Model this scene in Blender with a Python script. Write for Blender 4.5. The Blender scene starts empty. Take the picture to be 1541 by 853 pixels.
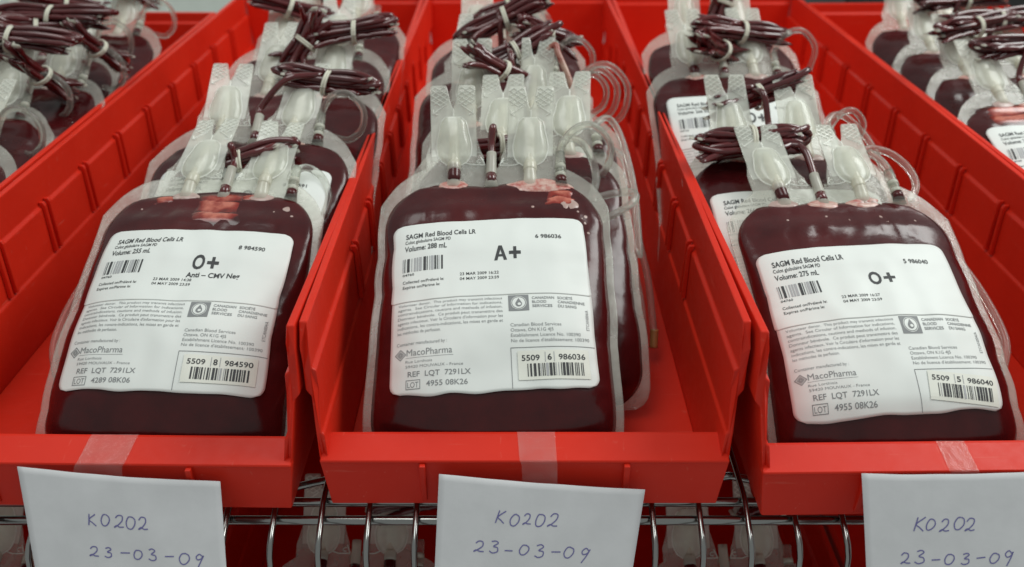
import bpy, bmesh, math, random
from mathutils import Vector, Matrix, noise
sc = bpy.context.scene
COL = sc.collection
R = math.radians
MM = 0.001

# ------------------------------------------------------------------ camera
PITCH = 27.97
cam_d = bpy.data.cameras.new('camera')
cam = bpy.data.objects.new('camera', cam_d)
COL.objects.link(cam)
cam.location = (0, -0.3755, 0.314)
cam.rotation_euler = (R(90 - PITCH), 0, 0)
cam_d.sensor_width = 36
cam_d.lens = 1500 / 1541 * 36
cam_d.clip_start = 0.01
cam_d.clip_end = 50
cam_d.dof.use_dof = True
cam_d.dof.focus_distance = 0.49
cam_d.dof.aperture_fstop = 9.0
sc.camera = cam

# ------------------------------------------------------------------ light
world = bpy.data.worlds.new('World')
sc.world = world
world.use_nodes = True
bg = world.node_tree.nodes['Background']
bg.inputs[0].default_value = (0.94, 1.0, 0.98, 1)
bg.inputs[1].default_value = 0.31

def area(name, loc, target, sx, sy, power, color):
    l = bpy.data.lights.new(name, 'AREA')
    l.shape = 'RECTANGLE'; l.size = sx; l.size_y = sy
    l.energy = power; l.color = color
    o = bpy.data.objects.new(name, l); COL.objects.link(o)
    o.location = loc
    o.rotation_euler = (Vector(target) - Vector(loc)).to_track_quat('-Z', 'Y').to_euler()
    return o
area('ceiling_lamp_key', (1.12, 0.45, 1.28), (0.0, 0.14, 0.05), 1.2, 0.6, 15.5, (0.97, 1.0, 0.97))
area('ceiling_lamp_over', (-0.40, 0.05, 1.65), (0, 0.18, 0), 1.3, 0.6, 8, (0.97, 1.0, 0.97))
sc.view_settings.view_transform = 'Standard'
sc.view_settings.look = 'None'
sc.view_settings.gamma = 1
sc.view_settings.exposure = 0.14
sc.cycles.transparent_max_bounces = 32
sc.cycles.max_bounces = 10
sc.cycles.use_denoising = True

# ------------------------------------------------------------------ materials
def new_mat(name):
    m = bpy.data.materials.new(name); m.use_nodes = True
    nt = m.node_tree
    return m, nt, nt.nodes['Principled BSDF'], nt.nodes['Material Output']

def setp(b, **k):
    for key, v in k.items():
        b.inputs[key.replace('_', ' ')].default_value = v

def noise_node(nt, scale, detail=4, rough=0.55, coord='Object'):
    tc = nt.nodes.new('ShaderNodeTexCoord')
    n = nt.nodes.new('ShaderNodeTexNoise')
    n.inputs['Scale'].default_value = scale
    n.inputs['Detail'].default_value = detail
    n.inputs['Roughness'].default_value = rough
    nt.links.new(tc.outputs[coord], n.inputs['Vector'])
    return n

def ramp(nt, src, p0, c0, p1, c1):
    r = nt.nodes.new('ShaderNodeValToRGB')
    r.color_ramp.elements[0].position = p0; r.color_ramp.elements[0].color = c0
    r.color_ramp.elements[1].position = p1; r.color_ramp.elements[1].color = c1
    nt.links.new(src, r.inputs[0])
    return r

def add_bump(nt, b, src, strength, dist):
    bp = nt.nodes.new('ShaderNodeBump')
    bp.inputs['Strength'].default_value = strength
    bp.inputs['Distance'].default_value = dist
    nt.links.new(src, bp.inputs['Height'])
    nt.links.new(bp.outputs[0], b.inputs['Normal'])

def g(v): return (v, v, v, 1)

def mat_red():
    m, nt, b, out = new_mat('red_plastic')
    n = noise_node(nt, 14, 5)
    r = ramp(nt, n.outputs['Fac'], 0.3, (0.66, 0.022, 0.008, 1), 0.7, (0.74, 0.030, 0.011, 1))
    # scuffs: thin pale streaks in two directions and a few rubbed patches
    last = r.outputs[0]
    for sc3, th in (((6, 160, 60), 0.665), ((140, 9, 90), 0.67), ((25, 25, 25), 0.70)):
        tc = nt.nodes.new('ShaderNodeTexCoord'); mp = nt.nodes.new('ShaderNodeMapping')
        mp.inputs['Scale'].default_value = sc3; mp.inputs['Rotation'].default_value = (0.1, 0.2, 0.15)
        nn = nt.nodes.new('ShaderNodeTexNoise'); nn.inputs['Scale'].default_value = 4.0; nn.inputs['Detail'].default_value = 5
        nt.links.new(tc.outputs['Object'], mp.inputs[0]); nt.links.new(mp.outputs[0], nn.inputs['Vector'])
        rr = ramp(nt, nn.outputs['Fac'], th, g(0), th + 0.10, g(0.40))
        mx = nt.nodes.new('ShaderNodeMix'); mx.data_type = 'RGBA'
        nt.links.new(rr.outputs[0], mx.inputs[0]); nt.links.new(last, mx.inputs[6])
        mx.inputs[7].default_value = (0.74, 0.16, 0.11, 1)
        last = mx.outputs[2]
    nt.links.new(last, b.inputs['Base Color'])
    n2 = noise_node(nt, 120, 6, 0.7)
    r2 = ramp(nt, n2.outputs['Fac'], 0.3, g(0.36), 0.75, g(0.52))
    nt.links.new(r2.outputs[0], b.inputs['Roughness'])
    add_bump(nt, b, n2.outputs['Fac'], 0.08, 0.0006)
    setp(b, Subsurface_Weight=0.0, Specular_IOR_Level=0.25)
    return m

def mat_film(name, col, op, rough=0.3, spec=0.5, wr=0.25, trl=0.35):
    """milky plastic film: part of the light goes straight through, the rest is scattered"""
    m, nt, b, out = new_mat(name)
    setp(b, Base_Color=(*col, 1), Roughness=rough, Specular_IOR_Level=spec)
    n = noise_node(nt, 260, 4, 0.6)
    add_bump(nt, b, n.outputs['Fac'], wr, 0.0006)
    tl = nt.nodes.new('ShaderNodeBsdfTranslucent'); tl.inputs[0].default_value = (*col, 1)
    mx = nt.nodes.new('ShaderNodeMixShader'); mx.inputs[0].default_value = trl
    nt.links.new(b.outputs[0], mx.inputs[1]); nt.links.new(tl.outputs[0], mx.inputs[2])
    tr = nt.nodes.new('ShaderNodeBsdfTransparent')
    tr.inputs[0].default_value = (0.97, 0.97, 0.95, 1)
    m2 = nt.nodes.new('ShaderNodeMixShader')
    n3 = noise_node(nt, 55, 3)
    r3 = ramp(nt, n3.outputs['Fac'], 0.3, g(max(0, op - 0.08)), 0.7, g(min(1, op + 0.08)))
    nt.links.new(r3.outputs[0], m2.inputs[0])
    nt.links.new(tr.outputs[0], m2.inputs[1]); nt.links.new(mx.outputs[0], m2.inputs[2])
    nt.links.new(m2.outputs[0], out.inputs['Surface'])
    return m

def mat_blood(name='bagged_blood', k=1.0, rough=0.22, coat=0.18, cr=0.14):
    m, nt, b, out = new_mat(name)
    n = noise_node(nt, 30, 4, 0.6)
    r = ramp(nt, n.outputs['Fac'], 0.35, (0.046 * k, 0.0042 * k, 0.0052 * k, 1), 0.75, (0.090 * k, 0.007 * k, 0.008 * k, 1))
    nt.links.new(r.outputs[0], b.inputs['Base Color'])
    n2 = noise_node(nt, 75, 3, 0.5)
    add_bump(nt, b, n2.outputs['Fac'], 0.22, 0.0022)
    setp(b, Roughness=rough, Specular_IOR_Level=0.36, Coat_Weight=coat, Coat_Roughness=cr)
    return m

def mat_simple(name, col, rough=0.5, metal=0.0, spec=0.5, bump=0, bscale=200, vary=0.0):
    m, nt, b, out = new_mat(name)
    setp(b, Base_Color=(*col, 1), Roughness=rough, Metallic=metal, Specular_IOR_Level=spec)
    n = noise_node(nt, bscale, 5)
    if vary:
        r = ramp(nt, n.outputs['Fac'], 0.3, (*[c * (1 - vary) for c in col], 1), 0.7, (*[min(1, c * (1 + vary)) for c in col], 1))
        nt.links.new(r.outputs[0], b.inputs['Base Color'])
    if bump: add_bump(nt, b, n.outputs['Fac'], bump, 0.0006)
    return m

def mat_tubing(name, col, core):
    """clear PVC tubing"""
    m, nt, b, out = new_mat(name)
    setp(b, Base_Color=(*col, 1), Roughness=0.12, IOR=1.36, Transmission_Weight=1.0)
    d = nt.nodes.new('ShaderNodeBsdfPrincipled')
    d.inputs['Base Color'].default_value = (*core, 1); d.inputs['Roughness'].default_value = 0.2
    tr = nt.nodes.new('ShaderNodeBsdfTransparent'); tr.inputs[0].default_value = (0.95, 0.95, 0.92, 1)
    m1 = nt.nodes.new('ShaderNodeMixShader'); m1.inputs[0].default_value = 0.5
    nt.links.new(tr.outputs[0], m1.inputs[1]); nt.links.new(b.outputs[0], m1.inputs[2])
    mx = nt.nodes.new('ShaderNodeMixShader'); mx.inputs[0].default_value = 0.13
    nt.links.new(m1.outputs[0], mx.inputs[1]); nt.links.new(d.outputs[0], mx.inputs[2])
    nt.links.new(mx.outputs[0], out.inputs['Surface'])
    return m

def mat_foam(name, c0, c1, p0=0.42, p1=0.6, scale=240):
    m, nt, b, out = new_mat(name)
    n = noise_node(nt, scale, 6, 0.65)
    r = ramp(nt, n.outputs['Fac'], p0, (*c0, 1), p1, (*c1, 1))
    nt.links.new(r.outputs[0], b.inputs['Base Color'])
    setp(b, Roughness=0.3, Coat_Weight=0.3, Coat_Roughness=0.2)
    return m

M = {}
M['red'] = mat_red()
M['film'] = mat_film('milky_bag_film', (0.78, 0.78, 0.71), 0.29, 0.12, 1.0, 0.6, 0.2)
M['port'] = mat_film('milky_port_plastic', (0.92, 0.94, 0.85), 0.44, 0.11, 1.0, 0.2, 0.15)
M['sheath'] = mat_film('port_sheath_plastic', (0.90, 0.92, 0.84), 0.44, 0.12, 1.0, 0.4, 0.15)
M['ridge'] = mat_film('embossed_port_plastic', (0.93, 0.95, 0.88), 0.70, 0.15, 1.0, 0.25, 0.1)
M['stub'] = mat_film('port_stub_plastic', (0.80, 0.80, 0.70), 0.75, 0.2, 0.7)
M['neck'] = mat_film('port_neck_plastic', (0.90, 0.88, 0.76), 0.55, 0.18, 0.9, 0.25, 0.15)
M['blood'] = mat_blood()
M['tube_blood'] = mat_blood('blood_filled_tubing', 1.45, 0.2, 1.0, 0.06)
M['clear'] = mat_tubing('clear_tubing', (0.97, 0.98, 0.95), (0.66, 0.69, 0.62))
M['pinkline'] = mat_foam('blood_trace', (0.28, 0.04, 0.025), (0.52, 0.34, 0.26), 0.4, 0.62, 70)
M['foam'] = mat_foam('blood_foam', (0.42, 0.05, 0.04), (0.62, 0.42, 0.36), 0.34, 0.58, 200)
M['bubble'] = mat_foam('air_bubble', (0.40, 0.26, 0.23), (0.55, 0.42, 0.38), 0.3, 0.7, 160)
M['thin'] = mat_foam('thin_blood_film', (0.13, 0.012, 0.010), (0.50, 0.13, 0.085), 0.36, 0.62, 110)
def mat_thin():
    m, nt, b, out = new_mat('thin_blood_film')
    at = nt.nodes.new('ShaderNodeAttribute'); at.attribute_name = 'thin'
    n = noise_node(nt, 130, 4, 0.6)
    mu = nt.nodes.new('ShaderNodeMath'); mu.operation = 'MULTIPLY'
    nt.links.new(at.outputs['Fac'], mu.inputs[0]); nt.links.new(n.outputs['Fac'], mu.inputs[1])
    r = ramp(nt, mu.outputs[0], 0.10, (0.045, 0.006, 0.006, 1), 0.62, (0.55, 0.16, 0.11, 1))
    e = r.color_ramp.elements.new(0.34); e.color = (0.26, 0.022, 0.014, 1)
    nt.links.new(r.outputs[0], b.inputs['Base Color'])
    setp(b, Roughness=0.22, Coat_Weight=0.3, Coat_Roughness=0.2)
    return m
M['thin'] = mat_thin()
M['paper'] = mat_simple('label_paper', (0.80, 0.83, 0.80), 0.5, bump=0.10, bscale=60, vary=0.012)
M['sticker'] = mat_simple('sticker_paper', (0.80, 0.81, 0.73), 0.45, bump=0.05, bscale=60)
M['ink'] = mat_simple('black_print', (0.045, 0.047, 0.05), 0.6)
M['greyink'] = mat_simple('grey_print', (0.24, 0.25, 0.255), 0.6)
M['bargrey'] = mat_simple('faded_print', (0.42, 0.43, 0.44), 0.6)
M['card'] = mat_simple('note_paper', (0.70, 0.705, 0.72), 0.8, spec=0.2, bump=0.3, bscale=70, vary=0.04)
M['pen'] = mat_simple('blue_pen', (0.17, 0.16, 0.38), 0.6)
M['tape'] = mat_film('clear_tape', (0.80, 0.62, 0.58), 0.20, 0.08, 1.0, 0.7, 0.1)
M['chrome'] = mat_simple('chrome_wire', (0.33, 0.33, 0.32), 0.18, metal=1.0, bump=0.05)
M['band'] = mat_simple('white_band', (0.68, 0.66, 0.55), 0.5)
M['amber'] = mat_simple('amber_tip', (0.45, 0.22, 0.08), 0.35)
M['wall'] = mat_simple('pale_green_panel', (0.72, 0.80, 0.73), 0.6, bump=0.1, bscale=20, vary=0.06)
M['dark'] = mat_simple('dark_cabinet', (0.018, 0.021, 0.02), 0.5, bump=0.2, bscale=12, vary=0.5)

# ------------------------------------------------------------------ helpers
def mesh_obj(name, verts, faces, mat, parent=None, smooth=False, bevel=0, scale=MM):
    me = bpy.data.meshes.new(name)
    me.from_pydata([(v[0] * scale, v[1] * scale, v[2] * scale) for v in verts], [], faces)
    bm = bmesh.new(); bm.from_mesh(me)
    bmesh.ops.recalc_face_normals(bm, faces=bm.faces)
    bm.to_mesh(me); bm.free()
    if smooth:
        me.shade_smooth()
    me.materials.append(mat)
    o = bpy.data.objects.new(name, me)
    COL.objects.link(o)
    o.parent = parent
    if bevel:
        md = o.modifiers.new('bevel', 'BEVEL')
        md.width = bevel * MM; md.segments = 2; md.limit_method = 'ANGLE'; md.angle_limit = R(35)
    return o

def empty(name, loc, rz, label, cat, group=None):
    o = bpy.data.objects.new(name, None)
    COL.objects.link(o)
    o.empty_display_size = 0.02
    o.location = loc; o.rotation_euler = (0, 0, rz)
    o['label'] = label; o['category'] = cat
    if group: o['group'] = group
    return o

class MB:
    def __init__(self): self.v = []; self.f = []
    def add(self, vs, fs):
        n = len(self.v); self.v += [tuple(p) for p in vs]
        self.f += [tuple(i + n for i in f) for f in fs]
    def box(self, x0, x1, y0, y1, z0, z1):
        self.add([(x0, y0, z0), (x1, y0, z0), (x1, y1, z0), (x0, y1, z0), (x0, y0, z1), (x1, y0, z1), (x1, y1, z1), (x0, y1, z1)],
                 [(0, 3, 2, 1), (4, 5, 6, 7), (0, 1, 5, 4), (1, 2, 6, 5), (2, 3, 7, 6), (3, 0, 4, 7)])
    def tube(self, pts, r, n=8, cap=True):
        """pts: Vectors; r: number or list"""
        pts = [Vector(p) for p in pts]
        k = len(pts)
        rs = r if isinstance(r, (list, tuple)) else [r] * k
        t0 = (pts[1] - pts[0]).normalized()
        a = Vector((0, 0, 1)) if abs(t0.z) < 0.9 else Vector((1, 0, 0))
        nx = t0.cross(a).normalized()
        vs = []
        for i in range(k):
            t = (pts[min(i + 1, k - 1)] - pts[max(i - 1, 0)])
            if t.length < 1e-9: t = t0
            t = t.normalized()
            nx = (nx - t * nx.dot(t))
            if nx.length < 1e-6: nx = t.orthogonal()
            nx = nx.normalized(); ny = t.cross(nx)
            rr = rs[i]
            ra, rb = rr if isinstance(rr, tuple) else (rr, rr)
            for j in range(n):
                an = 2 * math.pi * j / n
                vs.append(pts[i] + nx * math.cos(an) * ra + ny * math.sin(an) * rb)
        fs = []
        for i in range(k - 1):
            for j in range(n):
                j2 = (j + 1) % n
                fs.append((i * n + j, i * n + j2, (i + 1) * n + j2, (i + 1) * n + j))
        if cap:
            fs.append(tuple(range(n - 1, -1, -1))); fs.append(tuple((k - 1) * n + j for j in range(n)))
        self.add(vs, fs)
    def build(self, name, mat, parent=None, smooth=False, bevel=0):
        return mesh_obj(name, self.v, self.f, mat, parent, smooth, bevel)

def catmull(pts, per=6):
    pts = [Vector(p) for p in pts]
    P = [pts[0] * 2 - pts[1]] + pts + [pts[-1] * 2 - pts[-2]]
    out = []
    for i in range(1, len(P) - 2):
        p0, p1, p2, p3 = P[i - 1:i + 3]
        for s in range(per):
            t = s / per
            out.append(0.5 * ((2 * p1) + (p2 - p0) * t + (2 * p0 - 5 * p1 + 4 * p2 - p3) * t * t + (3 * p1 - p0 - 3 * p2 + p3) * t ** 3))
    out.append(pts[-1])
    return out

def sstep(a, b, x):
    t = max(0.0, min(1.0, (x - a) / (b - a))); return t * t * (3 - 2 * t)
def lerp(a, b, t): return a + (b - a) * t
def interp(tab, x):
    if x <= tab[0][0]: return tab[0][1]
    for (a, va), (b, vb) in zip(tab, tab[1:]):
        if x <= b:
            t = (x - a) / (b - a); t = t * t * (3 - 2 * t)
            return lerp(va, vb, t)
    return tab[-1][1]

# ------------------------------------------------------------------ wire shelf (the surface the bins stand on)
def build_wire_shelf(name, z0, label, x0=-520, x1=560, front=-20, depth=1000, drop=60, yoff=0):
    root = empty(name, (0, yoff * MM, z0 * MM), 0, label, 'wire shelf')
    pitch = 22.5
    n = int((x1 - x0) / pitch)
    phase = -45.6 - math.floor((-45.6 - x0) / pitch) * pitch + 0
    x = -45.6 - pitch * math.floor((-45.6 - x0) / pitch)
    me = None
    first = True
    while x < x1:
        if first:
            mb = MB()
            pts = [(0, depth, -2), (0, 300, -2), (0, 8, -2), (0, 2, -2.4), (0, -3, -3.6), (0, front + 3, -10.0), (0, front - 1.5, -12.6), (0, front - 4.8, -17), (0, front - 6, -24), (0, front - 6.3, -34), (0, front - 6.3, -drop)]
            mb.tube(pts, 1.5, 10)
            o = mb.build('deck_wire', M['chrome'], root, True)
            me = o.data; first = False
        else:
            o = bpy.data.objects.new('deck_wire', me); COL.objects.link(o); o.parent = root
        o.location = (x * MM, 0, 0)
        x += pitch
    for y, z in ((2, -6.6), (-7, -10.2), (330, -6.6), (660, -6.6), (990, -6.6), (front - 2.2, -drop + 3)):
        mb = MB(); mb.tube([(x0, y, z), (0, y, z), (x1, y, z)], 2.3, 12)
        mb.build('cross_rod', M['chrome'], root, True)
    # the zig-zag truss wire between the two front rods
    mb = MB(); pts = []
    x = x0; k = 0
    while x < x1:
        dz = -9.5 if k % 2 else -19
        pts += [(x, 24, dz), (x + 12, 24, dz)]
        x += 48; k += 1
    mb.tube(catmull(pts, 4), 2.0, 8)
    mb.build('truss_wire', M['chrome'], root, True)
    return root
build_wire_shelf('wire_shelf', 0, 'chrome wire shelf under the red bins holding the blood bags')

# ------------------------------------------------------------------ red bins
HALF = 99.5
SIDE = [(99.5, 94), (95.8, 94), (95.4, 72), (93.4, 70.5), (92.7, 41), (91.3, 39.5), (88.6, 4), (88.6, 0), (91.0, 0), (95.2, 40), (96.6, 57), (99.2, 60)]
def side_front(z):
    if z >= 90: return lerp(0.0, 3.5, (z - 90) / 4)
    if z >= 58: return 0.0
    if z >= 30: return lerp(-8.8, -0.8, (z - 30) / 28)
    return lerp(-6.2, -8.8, z / 30)

def make_bin(X, Y, L, yaw, label, z0=0, ribs=True, bow=0.0):
    root = empty('shelf_bin', (X * MM, Y * MM, z0 * MM), R(yaw), label, 'bin', 'red plastic shelf bins')
    NS = 13
    for sgn in (1, -1):
        # z-dense section so the front edge can step
        sec = []
        for (a, b) in zip(SIDE, SIDE[1:] + SIDE[:1]):
            sec.append(a)
            if abs(a[1] - b[1]) > 10:
                for t in (0.33, 0.66): sec.append((lerp(a[0], b[0], t), lerp(a[1], b[1], t)))
        vs, fs = [], []
        m = len(sec)
        for i in range(NS):
            t = i / (NS - 1)
            bo = bow * math.sin(math.pi * t) * 1.0
            for (x, z) in sec:
                y = lerp(side_front(z), L, t)
                k = z / 94.0
                vs.append((sgn * (x + bo * k), y, z))
        for i in range(NS - 1):
            for j in range(m):
                j2 = (j + 1) % m
                fs.append((i * m + j, i * m + j2, (i + 1) * m + j2, (i + 1) * m + j))
        fs.append(tuple(range(m))); fs.append(tuple((NS - 1) * m + j for j in range(m)))
        w = mesh_obj('side_wall', vs, fs, M['red'], root, False, 0.7)
        if ribs:
            y = 124
            rib_me = None
            while y < L - 30:
                for dy in (-3.4, 3.4):
                    if rib_me is None:
                        mb = MB()
                        # wedge-shaped rib from just above the ledge down to the lower ledge
                        prof = [(95.2, 74.5), (92.2, 74.5), (91.2, 72.5), (90.0, 41.8), (92.6, 41.8), (93.3, 70.4)]
                        vv = [(sgn * px, -1.3, pz) for px, pz in prof] + [(sgn * px, 1.3, pz) for px, pz in prof]
                        q = len(prof)
                        ff = [tuple(range(q)), tuple(range(2 * q - 1, q - 1, -1))] + [(i, (i + 1) % q, q + (i + 1) % q, q + i) for i in range(q)]
                        mb.add(vv, ff)
                        o = mb.build('divider_rib', M['red'], w, False, 0.5)
                        rib_me = o.data
                    else:
                        o = bpy.data.objects.new('divider_rib', rib_me); COL.objects.link(o); o.parent = w
                        md = o.modifiers.new('bevel', 'BEVEL'); md.width = 0.5 * MM; md.segments = 2; md.limit_method = 'ANGLE'
                    t = (y + dy) / L
                    o.location = (sgn * bow * math.sin(math.pi * t) * 0.6 * MM, (y + dy) * MM, 0)
                y += 61
    # floor
    mb = MB(); mb.box(-88.5, 88.5, -5.5, L - 3, 0.6, 3)
    mb.build('bin_floor', M['red'], root, False, 0.4)
    # back wall with a ledge
    prof = [(L - 4.6, 1), (L - 6.4, 84), (L - 4.4, 85.5), (L - 4.2, 94), (L, 94), (L, 84), (L - 2, 1)]
    vs = [(-94.6, y, z) for y, z in prof] + [(94.6, y, z) for y, z in prof]
    # narrower towards the floor so it follows the draft of the side walls
    vs = [((lerp(88.4, 95.7, max(0, (z - 1) / 93)) * (1 if x > 0 else -1)), y, z) for x, y, z in vs]
    q = len(prof)
    fs = [tuple(range(q)), tuple(range(2 * q - 1, q - 1, -1))] + [(i, (i + 1) % q, q + (i + 1) % q, q + i) for i in range(q)]
    mesh_obj('back_wall', vs, fs, M['red'], root, False, 0.7)
    # front panel and lip
    prof = [(-7.2, 0.3), (-9.7, 27.2), (-6.5, 28.0), (-4.6, 27.0), (-3.6, 2)]
    def ext(prof, xa, xb, name, par, bev=0.6):
        q = len(prof)
        vs = [(-xa(z), y, z) for y, z in prof] + [(xb(z), y, z) for y, z in prof]
        fs = [tuple(range(q)), tuple(range(2 * q - 1, q - 1, -1))] + [(i, (i + 1) % q, q + (i + 1) % q, q + i) for i in range(q)]
        return mesh_obj(name, vs, fs, M['red'], par, False, bev)
    wz = lambda z: lerp(90.9, 94.3, z / 28)
    ext(prof, wz, wz, 'front_panel', root)
    prof = [(-10.2, 26.4), (-10.8, 27.6), (-10.2, 28.3), (4.6, 32.2), (6.6, 32.2), (6.6, 29.0), (-7, 25.6)]
    lip = ext(prof, lambda z: 94.0, lambda z: 94.0, 'front_lip', root, 0.8)
    for x in (-47, 47):
        mb = MB()
        vv = []
        for xx in (x - 1.4, x + 1.4):
            vv += [(xx, -9.4, 26.6), (xx, -12.6, 26.2), (xx, -12.0, 20.5), (xx, -8.4, 3.0), (xx, -7.0, 3.0)]
        q = 5
        mb.add(vv, [tuple(range(q)), tuple(range(2 * q - 1, q - 1, -1))] + [(i, (i + 1) % q, q + (i + 1) % q, q + i) for i in range(q)])
        mb.build('label_slot_rib', M['red'], root, False, 0.5)
    return root

make_bin(5.8, 0, 690, 0, 'red plastic bin holding the A+ bag, the middle of the row')
make_bin(-194.5, -2, 690, -0.9, 'red plastic bin holding the front O+ bag marked Anti-CMV Neg')
make_bin(207.0, -7, 690, 1.0, 'red plastic bin holding the O+ bag of 275 mL', bow=0)
make_bin(-396.0, 10, 590, -1.0, 'red plastic bin mostly cut off at the left edge of the picture', bow=0)
make_bin(408.0, 0, 640, 1.4, 'red plastic bin mostly cut off at the right edge of the picture', bow=0)

# ------------------------------------------------------------------ print on labels
_texts = []
def text_mesh(body, bold=0.0):
    cu = bpy.data.curves.new('t', 'FONT'); cu.body = body; cu.size = 1; cu.offset = bold
    cu.resolution_u = 3; cu.fill_mode = 'FRONT' if hasattr(cu, 'fill_mode') else cu.fill_mode
    cu.dimensions = '2D'; cu.fill_mode = 'BOTH'
    o = bpy.data.objects.new('t', cu); COL.objects.link(o)
    bpy.context.view_layer.update()
    dg = bpy.context.evaluated_depsgraph_get()
    me = bpy.data.meshes.new_from_object(o.evaluated_get(dg))
    vs = [tuple(v.co) for v in me.vertices]; fs = [tuple(p.vertices) for p in me.polygons]
    bpy.data.objects.remove(o); bpy.data.curves.remove(cu); bpy.data.meshes.remove(me)
    return vs, fs
_tc = {}
def put_text(mb, body, x0, x1, y, h, bold=0.0, rot=0):
    """fit body between x0 and x1 with cap height h on base line y (mm)"""
    key = (body, bold)
    if key not in _tc: _tc[key] = text_mesh(body, bold)
    vs, fs = _tc[key]
    xs = [v[0] for v in vs]
    a, b = min(xs), max(xs)
    sx = (x1 - x0) / (b - a); sy = h / 0.70
    if rot:  # reads upwards: x0..x1 run along b, y is the a coordinate
        mb.add([(y - v[1] * sy, x0 + (v[0] - a) * sx, 0) for v in vs], fs)
    else:
        mb.add([(x0 + (v[0] - a) * sx, y + v[1] * sy, 0) for v in vs], fs)

def rect(mb, x0, x1, y0, y1, nx=1, ny=1):
    vs = [(lerp(x0, x1, i / nx), lerp(y0, y1, j / ny), 0) for j in range(ny + 1) for i in range(nx + 1)]
    fs = [(j * (nx + 1) + i, j * (nx + 1) + i + 1, (j + 1) * (nx + 1) + i + 1, (j + 1) * (nx + 1) + i) for j in range(ny) for i in range(nx)]
    mb.add(vs, fs)

def barcode(mb, grey, x0, x1, y0, y1, seed, nb):
    rnd = random.Random(seed)
    ws = []
    for i in range(nb): ws.append((rnd.choice((1, 1, 2, 3)), rnd.choice((1, 1, 2))))
    tot = sum(a + b for a, b in ws) - ws[-1][1]
    x = x0; u = (x1 - x0) / tot
    for i, (a, b) in enumerate(ws):
        rect(grey if (grey is not None and rnd.random() < 0.3) else mb, x, x + a * u, y0, y1, 1, 3); x += (a + b) * u

def ring(mb, cx, cy, r0, r1, n=24):
    vs = [(cx + r * math.cos(2 * math.pi * i / n), cy + r * math.sin(2 * math.pi * i / n), 0) for i in range(n) for r in (r0, r1)]
    mb.add(vs, [(2 * i, 2 * i + 1, 2 * ((i + 1) % n) + 1, 2 * ((i + 1) % n)) for i in range(n)])

def poly(mb, pts): mb.add([(x, y, 0) for x, y in pts], [tuple(range(len(pts)))])
def frame(mb, x0, x1, y0, y1, t):
    rect(mb, x0, x1, y0, y0 + t, 6, 1); rect(mb, x0, x1, y1 - t, y1, 6, 1)
    rect(mb, x0, x0 + t, y0 + t, y1 - t, 1, 4); rect(mb, x1 - t, x1, y0 + t, y1 - t, 1, 4)

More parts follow.
